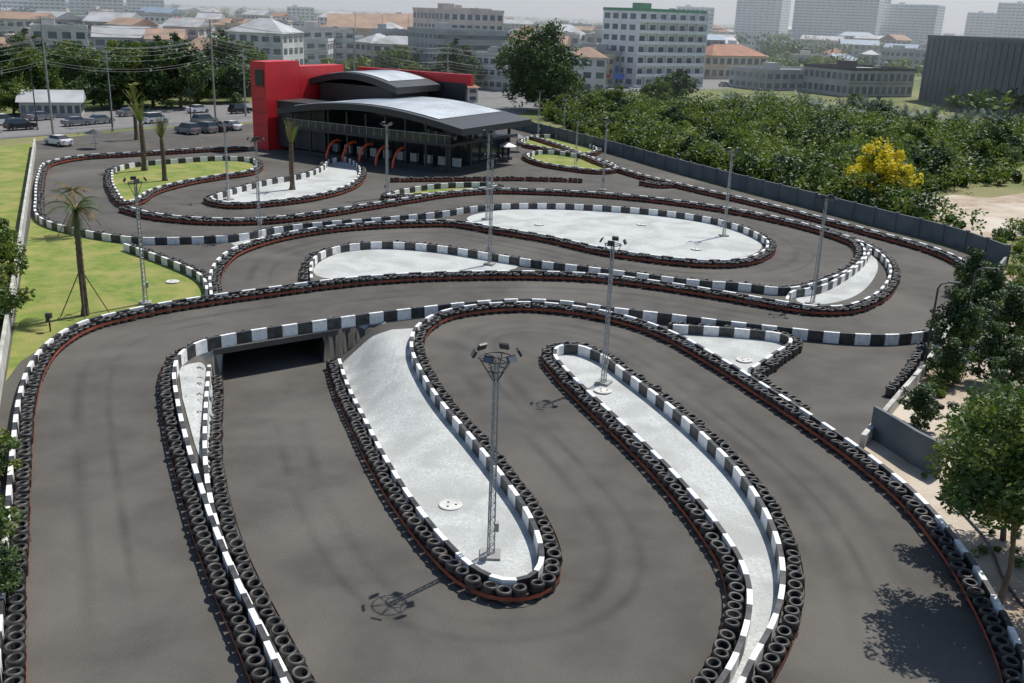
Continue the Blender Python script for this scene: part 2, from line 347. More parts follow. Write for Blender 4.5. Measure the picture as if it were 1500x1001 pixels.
B8=barrier([(486,534),(495,565),(520,620),(550,680),(590,745),(640,808),(690,853),(740,870),(785,865),(810,840),(808,800),(785,750),(745,695),(700,640),(658,592),(630,550),(614,512),(622,483),(655,463),(710,453),(780,450),(850,457),(920,472),(975,492),(1040,528),(1110,572),(1180,618),(1260,675),(1330,735),(1395,815),(1445,900),(1480,980),(1495,1045)],1)
fill([WH(u,v,0) for u,v in [(490,530),(492,512),(540,498),(606,482),(608,515),(625,560),(655,607),(700,660),(740,712),(775,765),(797,810),(797,842),(775,858),(740,862),(700,850),(655,810),(603,745),(563,680),(533,620),(506,565)]],gravel,'gravel_island',z=.05,drape=True)
B9=barrier([(1010,1045),(1050,975),(1072,920),(1078,875),(1068,832),(1035,778),(985,715),(925,652),(868,598),(820,550),(800,522),(810,509),(845,507),(885,520),(925,548),(975,585),(1035,635),(1095,695),(1140,762),(1162,825),(1164,880),(1150,930),(1120,985),(1085,1045)],closed=True,fillm=gravel)
barrier([(985,478),(1080,484),(1150,492),(1170,503),(1140,528),(1108,550)],-1,belt_on=False)
fill(PX([(990,484),(1080,490),(1150,498),(1164,506),(1134,530),(1102,553),(1060,528),(1010,500)]),gravel,'gravel_island')
barrier([(1108,552),(1140,575),(1178,600)],1,wall=False,belt_on=False)
barrier([(1350,508),(1332,540),(1305,572)],1,wall=False,belt_on=False)
wall_strip(spline(PX([(1392,488),(1352,548),(1310,598),(1262,656)])),False,True,h=.7,th=.25,name='low_boundary_wall',mats=[concw,concw])
n8=len(B8); nb1=len(B1)
marks(B8,[-2.6,-3.9],40,int(n8*.42)); marks(B8,[-2.2,-3.6,-4.6],int(n8*.36),n8-10)
marks(B1,[-2.2,-3.7],10,int(nb1*.8)); marks(D3,[-2.3,-3.8],10,int(len(D3)*.6)); marks(D1,[-1.9,-3.6],5,-5)
V=[];F=[];A=[];o=0
for P,w in MARK:
    n=len(P); Z=H(P[:,0],P[:,1])
    a=offset(P,w/2); c=offset(P,-w/2)
    for i in range(n):
        z=Z[i]+.02; e=min(1,i/12,(n-1-i)/12)
        V+=[(a[i][0],a[i][1],z),(P[i][0],P[i][1],z),(c[i][0],c[i][1],z)]; A+=[0,e,0]
    for i in range(n-1):
        k=o+3*i; F+=[(k,k+3,k+4,k+1),(k+1,k+4,k+5,k+2)]
    o+=3*n
me=bpy.data.meshes.new('rubber_marks'); me.from_pydata(V,[],F); me.materials.append(rubm)
at=me.attributes.new('across','FLOAT','POINT'); at.data.foreach_set('value',A); link('tyre_marks',me)
# retaining wall under the bridge edge
Cw=resample(offset(spline([W(u,v,.35) for u,v in [(256,523),(290,505),(350,492),(430,480),(520,467),(600,457),(680,448)]]),-.47),.25)
V=[];F=[]
for i in range(len(Cw)):
    x,y=Cw[i]; s=x-cxl(y); op=abs(s)<HW+.1
    zb=-.38 if op else -2.2
    for dy in (-.17,.17): V+=[(x,y+dy,.02),(x,y+dy,zb)]
for i in range(len(Cw)-1):
    a=4*i;b=a+4; F+=[(a,a+1,b+1,b),(a+3,a+2,b+2,b+3),(a+1,a+3,b+3,b+1),(a,b,b+2,a+2),(a,a+2,a+3,a+1),(b,b+1,b+3,b+2)]
mb=MB(); mb.add(V,F,0); mb.obj('underpass_retaining_wall',[greywall])
mb=MB()
for (u,v) in [(557,487),(598,478)]:
    x,y=WH(u,v,.0); yy=yline(x)
    mb.add([(x-.15,yy,.1),(x+.15,yy,.1),(x+.15,yy-2,-1.2),(x-.15,yy-2,-1.2),(x-.15,yy,-2),(x+.15,yy,-2),(x+.15,yy-2,-2),(x-.15,yy-2,-2)],[(0,1,2,3),(0,3,7,4),(1,5,6,2),(3,2,6,7)],0)
for (u,v) in [(272,555),(272,582)]:
    x,y=W(u,v,0)
    mb.add([(x,y-.15,.1),(x,y+.15,.1),(x+1.4,y+.15,-1.0),(x+1.4,y-.15,-1.0),(x,y-.15,-2),(x,y+.15,-2),(x+1.4,y+.15,-2),(x+1.4,y-.15,-2)],[(0,3,2,1),(0,4,7,3),(1,2,6,5),(3,7,6,2)],0)
mb.obj('wall_buttress',[greywall])
# perimeter walls
wall_strip(spline(PX([(745,186),(830,207),(900,226),(1000,255),(1100,282),(1200,308),(1300,335),(1400,362),(1472,389)])),False,True,h=1.8,th=.2,name='perimeter_wall',mats=[wallgrey,wallgrey],step=3)
mb=MB(); Pp=resample(spline(PX([(745,186),(830,207),(900,226),(1000,255),(1100,282),(1200,308),(1300,335),(1400,362),(1472,389)])),3.0)
for p in Pp: mb.box((p[0],p[1]-.02,.95),(.32,.32,1.9))
mb.obj('perimeter_wall_piers',[wallgrey])
wall_strip(spline(PX([(1275,640),(1300,655),(1350,688),(1375,700)])),False,True,h=1.7,th=.2,name='perimeter_wall',mats=[wallgrey,wallgrey],step=2)
wall_strip(spline(PX([(1472,389),(1440,430),(1412,470)])),False,True,h=.9,th=.2,name='perimeter_wall',mats=[conc,conc],step=2)
wall_strip(spline(PX([(-40,820),(-12,650),(8,520),(24,415),(38,315),(52,215)])),False,True,h=1.1,th=.22,name='boundary_wall',mats=[concw,concw],step=2)
def manhole(u,v,r=.5):
    x,y=WH(u,v,0); z=float(H(x,y))+.05
    mb=MB(); a=np.linspace(0,2*math.pi,25)[:-1]
    R=[(r,0),(r,.05),(r*.93,.065),(r*.80,.065),(r*.79,.05)]
    V=[(q*math.cos(t),q*math.sin(t),k) for q,k in R for t in a]; n=24
    F=[(i*n+j,i*n+(j+1)%n,(i+1)*n+(j+1)%n,(i+1)*n+j) for i in range(4) for j in range(n)]+[tuple(4*n+j for j in range(n))]
    mb.add(V,F,0)
    for t in (0,2.1,4.2): mb.box((r*.45*math.cos(t),r*.45*math.sin(t),.055),(.1,.1,.012),1)
    mb.obj('manhole_cover',[mat('manhole_cement',(.62,.61,.57),(.48,.47,.44),scale=3),darkm],loc=(x,y,z))
for u,v in [(660,742),(883,574),(1090,529),(1020,366),(253,414),(940,330),(790,330)]: manhole(u,v)
P=spline([W(u,v) for u,v in [(1400,742),(1450,800),(1470,850),(1510,900),(1560,930)]]); mb=MB(); mb.tube([(p[0],p[1],.05) for p in P],.05,6); mb.obj('black_hose',[darkm])
x,y=W(74,486); mb=MB(); mb.tube([(0,0,0),(0,0,.9)],.05,6); mb.box((0,0,1.05),(.35,.25,.3)); mb.box((0,-.2,.8),(.2,.15,.2)); mb.obj('garden_spotlight',[darkm],loc=(x,y,0))
# ---------------- floodlight masts ----------------
b_=WH(718,815,0); MH=ZAT(738,520,b_[1]); print('mast h',MH)
def mast_mesh(kind):
    mb=MB(); h=8.2; leg=[]
    for k in range(3):
        a=k*2*math.pi/3+.3
        leg.append((math.cos(a),math.sin(a)))
    rad=lambda z:.16-.07*z/h
    for lx,ly in leg: mb.tube([(lx*rad(0),ly*rad(0),0),(lx*rad(h),ly*rad(h),h)],.032,6,0)
    z=.2;i=0
    while z<h-.3:
        for k in range(3):
            a=leg[k];b=leg[(k+1)%3]; r=rad(z);r2=rad(z+.3)
            mb.tube([(a[0]*r,a[1]*r,z),(b[0]*r,b[1]*r,z)],.014,4,0,False)
            mb.tube([(a[0]*r,a[1]*r,z),(b[0]*r2,b[1]*r2,z+.3)] if i%2 else [(b[0]*r,b[1]*r,z),(a[0]*r2,a[1]*r2,z+.3)],.012,4,0,False)
        z+=.3;i+=1
    mb.box((0,0,.06),(.8,.8,.12),2)
    n=6 if kind==0 else 4
    R=.62 if kind==0 else .45
    for rr,zz in ((R,h),(R*.55,h-.45)):
        ring=[(rr*math.cos(t),rr*math.sin(t),zz) for t in np.linspace(0,2*math.pi,19)]
        if kind==0 or rr==R: mb.tube(ring,.025,5,1,False)
    for k in range(n):
        a=k*2*math.pi/n+.2
        mb.tube([(.08*math.cos(a),.08*math.sin(a),h-.9),(R*math.cos(a),R*math.sin(a),h)],.02,4,1)
        mb.tube([(0,0,h),(R*1.1*math.cos(a),R*1.1*math.sin(a),h)],.02,4,1)
        x,y=(R+.2)*math.cos(a),(R+.2)*math.sin(a)
        mb.box((x,y,h+.2),(.36,.09,.26),1,rz=a+math.pi/2,tilt=-.5)
        mb.box((x*1.06,y*1.06,h+.19),(.30,.02,.20),3,rz=a+math.pi/2,tilt=-.5)
    mb.box((.22,0,1.3),(.16,.24,.36),2)
    return mb.mesh('floodlight_mast',[steel,darkm,conc,glassb])
mm=[mast_mesh(0),mast_mesh(1)]
for i,(u,v,hh) in enumerate([(718,815,1),(884,562,1),(1190,446,.97),(1060,346,1),(717,388,1.08),(713,322,1.05),(213,445,1.03),(381,348,1.05),(335,293,.97),(567,290,.97),(883,279,1),(788,200,.9),(843,245,.75),(825,205,.8)]):
    x,y=WH(u,v,0); z=float(H(x,y))
    link('floodlight_mast',mm[0 if i==0 else 1],loc=(x,y,z+.02),rz=i*1.1,sc=(1,1,hh*MH/8.35))
def lampmesh():
    mb=MB(); mb.tube([(0,0,0),(0,0,6.0),(-.15,0,6.3),(-.6,0,6.45)],[.08,.06,.05,.04],8,0); mb.box((-.85,0,6.45),(.6,.25,.09),1); mb.box((0,0,.15),(.3,.3,.3),2); return mb.mesh('street_lamp',[darkm,darkm,conc])
lm=lampmesh()
for u,v,r in [(1352,548,0),(1405,520,0),(1475,195,3)]:
    x,y=W(u,v); link('street_lamp',lm,loc=(x,y,0),rz=r+3.0,sc=(1,1,.9))
# ---------------- vegetation ----------------
def leaves(C,R,per,size,flat=.8):
    n=len(C); N=n*per
    d=rng.normal(size=(N,3)); d/=np.linalg.norm(d,axis=1)[:,None]; rr=rng.uniform(.35,1.0,N)**.6
    P=np.repeat(C,per,0)+d*(np.repeat(R,per)*rr)[:,None]*np.array([1,1,flat])
    a=rng.normal(size=(N,3)); a[:,2]*=.6; a/=np.linalg.norm(a,axis=1)[:,None]
    b=np.cross(a,d+rng.normal(0,.5,(N,3))); b/=np.linalg.norm(b,axis=1)[:,None]+1e-9
    s=(size*rng.uniform(.6,1.3,N))[:,None]
    V=np.stack([P-a*s,P+b*s*.5,P+a*s,P-b*s*.5],1).reshape(-1,3)
    F=np.arange(N*4).reshape(-1,4)
    return V,F
def tree_mesh(name,h,cr,ch,mats,clumps=55,per=60,size=.28,trunk=.28,cone=.35):
    mb=MB(); top=h-ch*.5
    th=np.array([[0,0,0],[.15,.1,h*.2],[0,.1,h*.38],[.1,0,top+ch*.2]]); mb.tube(th,[trunk,trunk*.75,trunk*.55,trunk*.15],8,0)
    cc=[]
    lob=rng.uniform(.7,1.25,8); lz=rng.uniform(-.15,.15,8)
    for i in range(clumps):
        d=rng.normal(size=3); d/=np.linalg.norm(d); k=int((math.atan2(d[1],d[0])+math.pi)/6.2832*7.99)
        r=rng.uniform(.4,1.0)*lob[k]
        zz=d[2]*r+lz[k]; w=1-cone*max(0,zz)
        p=np.array([d[0]*cr*r*w,d[1]*cr*r*w,h-ch*.5+zz*ch*.46]); cc.append(p)
    cc=np.array(cc); cc[:,2]=np.maximum(cc[:,2],.5)
    for p in cc[::max(1,clumps//14)]:
        s=th[2]*(rng.uniform(.7,1.1)); mb.tube([s,(s+p)/2+np.array([0,0,.3]),p],[trunk*.35,trunk*.2,.03],5,0)
    nf=len(mb.F)
    V,F=leaves(cc,rng.uniform(.14,.34,len(cc))*cr,per,size)
    n=mb.n; Vt=np.vstack(mb.V+[V]); Fl=mb.F+(F+n).tolist()
    me=bpy.data.meshes.new(name); me.from_pydata(Vt.tolist(),[],Fl)
    me.materials.append(bark)
    for m in mats: me.materials.append(m)
    ci=np.repeat(rng.integers(1,len(mats)+1,len(cc)),per)
    me.polygons.foreach_set('material_index',np.concatenate([np.zeros(nf,int),ci]).astype(np.int32)); me.update(); return me
TM=[tree_mesh('t0',8,4.2,7.4,[leafA,leafC],80,75,.27),tree_mesh('t1',9,5.0,8.2,[leafA,leafB],90,75,.30),tree_mesh('t2',6.5,3.9,6.2,[leafB,leafA],65,75,.26),tree_mesh('t3',10.5,4.4,9.8,[leafC,leafA],95,75,.30),tree_mesh('t4',9,3.2,8.4,[leafB,leafB,leafA],60,70,.28)]
big=tree_mesh('big',16.5,8.3,15.8,[leafA,leafC,leafA],230,110,.36,.5)
near=tree_mesh('near',9.0,2.9,6.4,[leafA,leafB],105,140,.13,.13)
near2=tree_mesh('near2',4.6,1.7,4.4,[leafA,leafC],60,110,.12,.08)
yel=tree_mesh('yellow',6.6,4.4,6.3,[leafY,leafY,leafY,leafB],110,90,.24,.2)
def T(me,x,y,s=1,name='tree',sz=None): link(name,me,loc=(x,y,-.05),rz=random.uniform(0,6.28),sc=(s*random.uniform(.9,1.1),s,sz or s*random.uniform(.85,1.1)))
x,y=W(792,162); T(big,x,y,1.0,'shade_tree')
x,y=W(1285,300); T(yel,x,y,1,'yellow_flowering_tree')
T(near,18.0,31.3,1.0,sz=1); T(near,20.6,36.5,.9)
for u,v,s in [(1440,470,1.1),(1400,520,1.0),(1455,560,.9),(1345,625,.7),(1425,435,.9),(1385,560,.7),(1470,510,1.0),(1470,590,.8),(1420,640,.6)]:
    x,y=W(u,v); T(near2,x,y,s,'sapling')
x,y=W(1540,640); T(near,x+1.5,y,.8)
for u,v,s in [(-22,420,.55),(-30,480,.5),(-22,700,.42),(-30,820,.36),(-20,880,.30),(-60,360,.6),(-15,380,.5)]:
    x,y=W(u,v); T(TM[random.randint(0,2)],x,y,s)
for u,v,s in [(20,168,1),(150,160,1.0),(190,158,1.35),(225,156,1.2),(265,158,1.4),(290,150,1.5),(345,150,1.3),(240,140,1.3),(120,140,1.2),(60,150,1.1),(15,145,1.2),(400,135,1),(325,140,1.5),(90,135,1.3),(170,135,1.3),(-30,150,1.2),(600,125,1.1),(640,140,1),(665,135,1.2),(690,130,1.1),(580,118,1.2),(620,115,1.2),(500,100,1),(430,90,1.2),(880,180,.6),(900,175,.7),(960,156,.7),(990,152,1.15),(945,156,.6),(1250,160,.7),(840,150,.7),(820,175,.6),(860,185,.6),(370,140,1.2),(210,130,1.3),(45,132,1.2)]:
    x,y=W(u,v); T(TM[random.randint(0,4)],x,y,s)
def inpoly(x,y,P):
    c=False; n=len(P)
    for i in range(n):
        x1,y1=P[i];x2,y2=P[i-1]
        if (y1>y)!=(y2>y) and x<(x2-x1)*(y-y1)/(y2-y1)+x1: c=not c
    return c
def scrub(poly,n,r0,r1,mats,name,per=110,size=.22,dens=None):
    xs=[p[0] for p in poly]; ys=[p[1] for p in poly]; C=[];R=[];MI=[];t=0
    while len(C)<n*3 and t<n*60:
        t+=1; x=random.uniform(min(xs),max(xs)); y=random.uniform(min(ys),max(ys))
        if not inpoly(x,y,poly): continue
        k0=math.sin(x*.13+1)+math.sin(y*.09+x*.05)+random.uniform(-1.2,1.2)
        if dens is not None and k0<dens: continue
        r=r0+(r1-r0)*random.random()**2*(1.3 if k0>1 else 1); mi=random.randrange(len(mats))
        tall=random.uniform(.4,1.3)
        for k in range(3):
            q=r*random.uniform(.5,.9); C.append((x+random.uniform(-r,r)*.7,y+random.uniform(-r,r)*.7,q*.5+random.uniform(0,r*tall))); R.append(q); MI.append(mi)
    C=np.array(C);R=np.array(R); V,F=leaves(C,R,per,size)
    link(name,npmesh(name,V,F,mats,np.repeat(np.array(MI),per)))
fp=PX([(800,176),(900,218),(1000,245),(1100,272),(1200,298),(1270,312),(1330,290),(1420,272),(1620,272),(1620,215),(1450,200),(1250,180),(1000,162),(860,158)])
scrub(fp,2400,.6,3.0,[leafA,leafB,leafB,leafB,leafC],'scrub_bushes',60,.30,dens=-.55)
for i in range(52):
    while True:
        u,v=random.uniform(850,1500),random.uniform(165,290)
        p=W(u,v)
        if inpoly(p[0],p[1],fp): break
    T(TM[random.randint(0,4)],p[0],p[1],random.uniform(.3,.68))
wallb=PX([(850,195),(1000,240),(1200,296),(1330,325),(1400,345),(1390,335),(1300,300),(1200,275),(1000,215),(880,180)])
scrub(wallb,440,.8,2.4,[leafA,leafC,leafB],'scrub_bushes',80,.25)
scrub(PX([(-80,172),(0,160),(380,138),(380,120),(-80,140)]),260,1.0,3.2,[leafA,leafC,leafB],'roadside_bushes',70,.34)
rb=PX([(1480,392),(1445,435),(1405,480),(1360,555),(1345,600),(1370,600),(1420,540),(1470,470),(1560,420)])
scrub(rb,70,.35,.8,[leafA,leafB],'roadside_bushes',130,.10)
rb=PX([(1430,370),(1480,340),(1600,340),(1650,400),(1530,410)])
scrub(rb,60,.5,1.3,[leafA,leafB],'roadside_bushes',130,.14)
rb=PX([(1320,690),(1400,760),(1470,860),(1520,840),(1480,700),(1400,640)])
scrub(rb,40,.12,.4,[leafB,leafA],'roadside_bushes',70,.06)
C=[];R=[]
for i in range(1900):
    u=random.uniform(-150,1650); d=random.choice([random.uniform(250,480),random.uniform(420,1100),random.uniform(420,2600)])
    if 850<u<1400 and d<380: continue
    if 380<u<760 and d<290: continue
    p=AZ(u,d); r=random.uniform(2.0,5.0)*(1 if d<500 else 1.6)
    for k in range(3): C.append((p[0]+random.uniform(-r,r),p[1]+random.uniform(-r,r),r*.6+random.uniform(0,r*.7))); R.append(r*random.uniform(.45,.8))
C=np.array(C);R=np.array(R); V,F=leaves(C,R,44,.9); link('distant_trees',npmesh('distant_trees',V,F,[leafA,leafC,leafB],np.repeat(rng.integers(0,3,len(C)),44)))
def frond(mb,base,az,el,L,droop,m,w=.35,n=12):
    P=[];d=np.array([math.cos(az)*math.cos(el),math.sin(az)*math.cos(el),math.sin(el)]); p=np.array(base,float)
    for i in range(n+1):
        P.append(p.copy()); p=p+d*L/n; d=d+np.array([0,0,-droop/n]); d/=np.linalg.norm(d)
    mb.tube(P,list(np.linspace(.03,.008,n+1)),4,m,False)
    sd=np.array([-math.sin(az),math.cos(az),0])
    for i in range(1,n+1):
        ww=w*math.sin(math.pi*(i+1)/(n+2))**.6+.05
        t=(P[i]-P[i-1]); 
        for s in (-1,1):
            for q in (0,.5):
                o=P[i-1]+t*q
                tip=o+sd*s*ww+t*1.2+np.array([0,0,-ww*.45]); mb.add([o,o+t*.35,tip],[(0,1,2)],m)
def palm_mesh(h,n,L,el0,el1,droop,tr=.16,props=False,mats=None,w=.35):
    mb=MB(); mb.tube([(0,0,0),(.05,0,h*.1),(.0,.05,h*.5),(.08,0,h)],[tr*1.5,tr*1.05,tr,tr*.8],9,0)
    for k in range(int(h/.35)): 
        z=k*.35+.2; mb.tube([(0.03,0.02,z),(0.03,0.02,z+.06)],tr*1.1,9,0,False)
    for k in range(n): frond(mb,(.08,0,h),k*2.4+random.uniform(-.3,.3),random.uniform(el0,el1),L*random.uniform(.8,1.1),droop,1+(k%3==0),w)
    if props:
        for k in range(4):
            a=k*math.pi/2+.4; mb.tube([(1.5*math.cos(a),1.5*math.sin(a),0),(.15*math.cos(a),.15*math.sin(a),2.6)],.035,5,0)
    return mb.mesh('palm_tree',mats or [bark,leafB,leafD])
pm=palm_mesh(6.3,20,2.1,-.3,1.2,1.7,.2,True,[bark,leafA,leafD])
x,y=W(125,462); link('palm_tree',pm,loc=(x,y,0),sc=(1,1,1.1))
x,y=W(112,345); link('palm_tree',palm_mesh(3.9,18,1.9,-.3,1.2,1.7,.17,True,[bark,leafD,leafA]),loc=(x,y,0))
pb=palm_mesh(5.6,14,3.0,1.1,1.5,.5,.26,False,[bark,leafB,leafD],.25)
for u,v,s in [(212,250,1.0),(242,265,.85),(428,278,.9),(200,205,.9)]:
    x,y=W(u,v); link('palm_tree',pb,loc=(x,y,0),sc=(s*1.15,s*1.15,s),rz=u)
fanp=palm_mesh(1.2,20,1.7,.0,1.4,.6,.2,False,[bark,leafS,leafS],.5)
for i in range(20):
    u=1060+i*22+random.uniform(-6,6); v=152+i*2.0+random.uniform(-2,3); x,y=W(u,v+12); s=random.uniform(1.5,2.3); link('fan_palm',fanp,loc=(x,y,0),sc=(s,s,s),rz=i)
# ---------------- buildings ----------------
def building(name,P0,P1,depth,h,floors,bays,wm,roof='flat',wfrac=.62,hfrac=.5,balc=False,roofm=None,zb=0,strip=False,accent=None,single=False,gm=None,racc=None):
    P0=np.array(P0);P1=np.array(P1); w=np.linalg.norm(P1-P0); rz=math.atan2(P1[1]-P0[1],P1[0]-P0[0])
    gm=gm or glassb
    if single:
        allm=MB(); mats=[wm,gm,accent or wm,roofm or conc,conc]
    else: e=empty(name,(P0[0],P0[1],zb),rz)
    mb=MB(); mb.box((w/2,depth/2,h/2),(w,depth,h))
    fh=h/floors; g=MB(); t=MB(); bw=w/bays; nd=max(1,int(depth/bw))
    for f in range(floors):
        zc=f*fh+fh*.52
        for b in range(bays):
            cx=(b+.5)*bw; ww=bw*(1 if strip else wfrac)
            g.box((cx,-.01,zc),(ww,.1,fh*hfrac)); 
            if not single: t.box((cx,-.08,zc-fh*hfrac/2-.06),(ww+.2,.22,.1))
        for b in range(nd):
            cy=(b+.5)*depth/nd; ww=depth/nd*wfrac
            for X in (-.01,w+.01): g.box((X,cy,zc),(.1,ww,fh*hfrac))
        if balc:
            t.box((w/2,-.6,f*fh+.08),(w,1.2,.16)); t.box((w/2,-1.15,f*fh+.55),(w,.08,.8))
            for X in (0.05,w-.05): t.box((X,-.6,f*fh+fh/2+.05),(.25,1.2,fh-.25))
        else: t.box((w/2,-.05,f*fh+.06),(w+.1,.16,.12))
    if single and random.random()<.5: t.box((w/2,-1.0,min(h,3.0)),(w*.9,2.0,.12))
    if balc:
        for b in range(1,bays): t.box((b*bw,-.55,h/2),(.2,1.05,h))
    r=MB(); o=.5
    if roof=='flat':
        for (cx,cy,sx,sy) in [(w/2,.0,w+.3,.3),(w/2,depth,w+.3,.3),(0,depth/2,.3,depth-.31),(w,depth/2,.3,depth-.31)]: r.box((cx,cy,h+.4),(sx,sy,.8))
        r.box((w/2,depth/2,h+.03),(w-.4,depth-.4,.06),1)
        r.box((w*.3,depth*.5,h+1.2),(min(4,w*.25),min(4,depth*.3),2.3)); r.box((w*.7,depth*.4,h+.6),(1.5,1.5,1.1),1)
        rm=[racc or accent or wm,conc]
    elif roof=='gable':
        rh=depth*.22; V=[(-o,-o,h),(w+o,-o,h),(w+o,depth+o,h),(-o,depth+o,h),(-o,depth/2,h+rh),(w+o,depth/2,h+rh)]
        r.add(V,[(0,1,5,4),(2,3,4,5),(0,4,3),(1,2,5),(0,3,2,1)],0); rm=[roofm]
    else:
        rh=min(w,depth)*.26; q=min(w,depth)*.45
        V=[(-o,-o,h),(w+o,-o,h),(w+o,depth+o,h),(-o,depth+o,h),(q,depth/2,h+rh),(w-q,depth/2,h+rh)]
        r.add(V,[(0,1,5,4),(1,2,5),(2,3,4,5),(3,0,4),(0,3,2,1)],0); rm=[roofm]
    if single:
        for part,off in ((mb,[0]),(g,[1]),(t,[2]),(r,[3,4] if roof!='flat' else [2,4])):
            if part.n: allm.add(np.concatenate(part.V),part.F,[off[min(k,len(off)-1)] for k in part.M])
        return allm.obj(name,mats,loc=(P0[0],P0[1],zb),rz=rz)
    mb.obj('walls',[wm],e); g.obj('windows',[gm],e); t.obj('sills_and_slabs',[accent or wm],e); r.obj('roof',rm,e)
    return e
def B(name,u0,u1,vb,vt,depth,floors,bays,wm,rot=0,**k):
    P0=W(u0,vb);P1=W(u1,vb)
    h=ZAT((u0+u1)/2,vt,(P0[1]+P1[1])/2); 
    if rot:
        c=(P0+P1)/2; d=P1-P0; R=np.array([[math.cos(rot),-math.sin(rot)],[math.sin(rot),math.cos(rot)]]); P0=c-R@d/2;P1=c+R@d/2
    return building(name,P0,P1,depth,h,floors,bays,wm,**k)
def BF(name,u0,u1,dist,vt,depth,floors,bays,wm,rot=0,**k):
    P0=AZ(u0,dist);P1=AZ(u1,dist); h=ZAT((u0+u1)/2,vt,(P0[1]+P1[1])/2)
    if rot:
        c=(P0+P1)/2; d=P1-P0; R=np.array([[math.cos(rot),-math.sin(rot)],[math.sin(rot),math.cos(rot)]]); P0=c-R@d/2;P1=c+R@d/2
    return building(name,P0,P1,depth,h,floors,bays,wm,**k)
whiteb=mat('white_render',(.80,.81,.81),(.68,.69,.70),scale=.1,rough=.8)
hazeb=mat('haze_paled_tower_render',(.82,.83,.84),(.76,.78,.80),scale=.03,rough=.9)  # distance haze painted into the far tower walls as a paler base colour
greent=mat('green_trim',(.10,.28,.16),rough=.7)
greyb=mat('slate_cladding',(.10,.115,.14),(.13,.145,.17),scale=.1,rough=.7)
B('hotel_building',922,1030,128,18,16,7,7,whiteb,rot=.12,balc=True,racc=greent)
B('office_building',640,742,120,48,22,5,8,wallmat(3),strip=True,hfrac=.4)
B('office_building',648,735,112,18,22,6,8,wallmat(4))
p0=W(1345,146);p1=W(1560,190); hs=ZAT(1345,55,p0[1]); sh=building('shopping_hall',p0,p1,40,hs,3,14,greyb,wfrac=.02,hfrac=.02)
wS=np.linalg.norm(p1-p0); mb=MB()
for i in range(24): mb.box((wS*(i+.5)/24,-.16,hs/2),(.12,.16,hs-.4))
for z in (hs*.33,hs*.66): mb.box((wS/2,-.12,z),(wS,.08,.12))
mb.obj('cladding_ribs',[greyb],sh)
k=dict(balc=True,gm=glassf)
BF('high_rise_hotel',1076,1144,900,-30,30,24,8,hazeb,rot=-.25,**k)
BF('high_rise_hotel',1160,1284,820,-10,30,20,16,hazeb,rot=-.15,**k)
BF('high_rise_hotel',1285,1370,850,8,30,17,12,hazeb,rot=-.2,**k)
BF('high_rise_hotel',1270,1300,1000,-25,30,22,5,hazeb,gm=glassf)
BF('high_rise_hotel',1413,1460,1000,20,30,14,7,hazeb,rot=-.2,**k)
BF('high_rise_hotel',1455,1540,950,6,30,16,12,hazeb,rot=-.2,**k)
BF('apartment_building',185,248,520,24,20,5,8,whiteb,accent=wallmat(3))
BF('apartment_building',0,95,700,-8,20,9,12,hazeb,**k)
BF('apartment_building',100,180,760,-6,20,9,10,hazeb,**k)
BF('apartment_building',185,240,800,-4,20,9,8,hazeb,**k)
BF('apartment_building',420,460,900,12,20,6,6,whiteb)
BF('apartment_building',990,1045,800,12,20,9,8,hazeb,**k)
BF('apartment_building',650,720,620,14,20,6,8,wallmat(2))
BF('apartment_building',560,640,760,24,20,4,9,wallmat(3))
for u0,u1 in [(480,520),(522,560),(562,598),(600,632)]: BF('warehouse',u0,u1,430,42,26,1,5,wallmat(2),roof='gable',roofm=tileb,wfrac=.3,hfrac=.3)
for i in range(430):
    u=random.uniform(-60,1500); d=random.choice([random.uniform(270,420),random.uniform(330,760),random.uniform(600,1600)])
    if 355<u<760 and d<320: continue
    if 850<u<1500 and d<380: continue
    if 1060<u<1400 and d<430: continue
    if 905<u<1045 and d<380: continue
    w=random.uniform(7,22)*(1 if d<700 else 1.4); p=AZ(u,d); a=random.uniform(-.6,.6); q=p+np.array([math.cos(a),math.sin(a)])*w
    fl=random.choice([1,2,2,3,3,4]); rf=random.choice(['gable','hip','gable','flat','flat'])
    building('house' if fl<3 else 'shophouse',p,q,random.uniform(8,15),fl*3.1,fl,max(2,int(w/3)),wallmat(random.randint(0,5)),roof=rf,roofm=random.choice([tile,tileb,tileb,sheet,sheet,sheet,blueroof]),single=True)
sc_=[mat('sign_red',(.55,.04,.03)),mat('sign_blue',(.04,.12,.45)),mat('sign_yellow',(.7,.5,.05)),mat('sign_white',(.75,.75,.75))]
for i in range(11):
    u0=745+i*17; P0=W(u0,134-i*.8);P1=W(u0+16,134-(i+1)*.8)
    if u0>905: break
    e=building('shophouse',P0,P1,12,7+random.uniform(0,3),3,2,wallmat(i),roof='flat',hfrac=.45)
    mb=MB(); mb.box((2,-.4,3.1),(3.4,.15,.9)); mb.box((.3,-.8,5),(.15,1.0,2.0)); mb.obj('shop_sign',[sc_[i%4]],e)
B('mall_pavilion',1240,1335,142,104,20,2,10,wallmat(3),accent=darkm)
B('mall_pavilion',1120,1230,133,106,18,2,10,wallmat(3),roofm=sheet)
B('restaurant_building',1040,1120,116,82,14,2,8,wallmat(2),roof='hip',roofm=tile)
B('roadside_shop',30,120,172,150,8,1,8,wallmat(1),roof='gable',roofm=sheet)
B('roadside_shop',560,700,150,128,10,2,9,wallmat(0),roof='hip',roofm=tile)
for i,(u,v) in enumerate([(610,158),(640,156),(672,154),(845,142),(905,135)]):
    x,y=W(u,v); mb=MB(); mb.tube([(-1.2,0,0),(-1.2,0,5)],.08,6,1); mb.tube([(1.2,0,0),(1.2,0,5)],.08,6,1); mb.box((0,0,4.2),(3.0,.2,1.5),0); mb.obj('roadside_sign',[sc_[(i*3+1)%4],steel],loc=(x,y,0),rz=-.3)
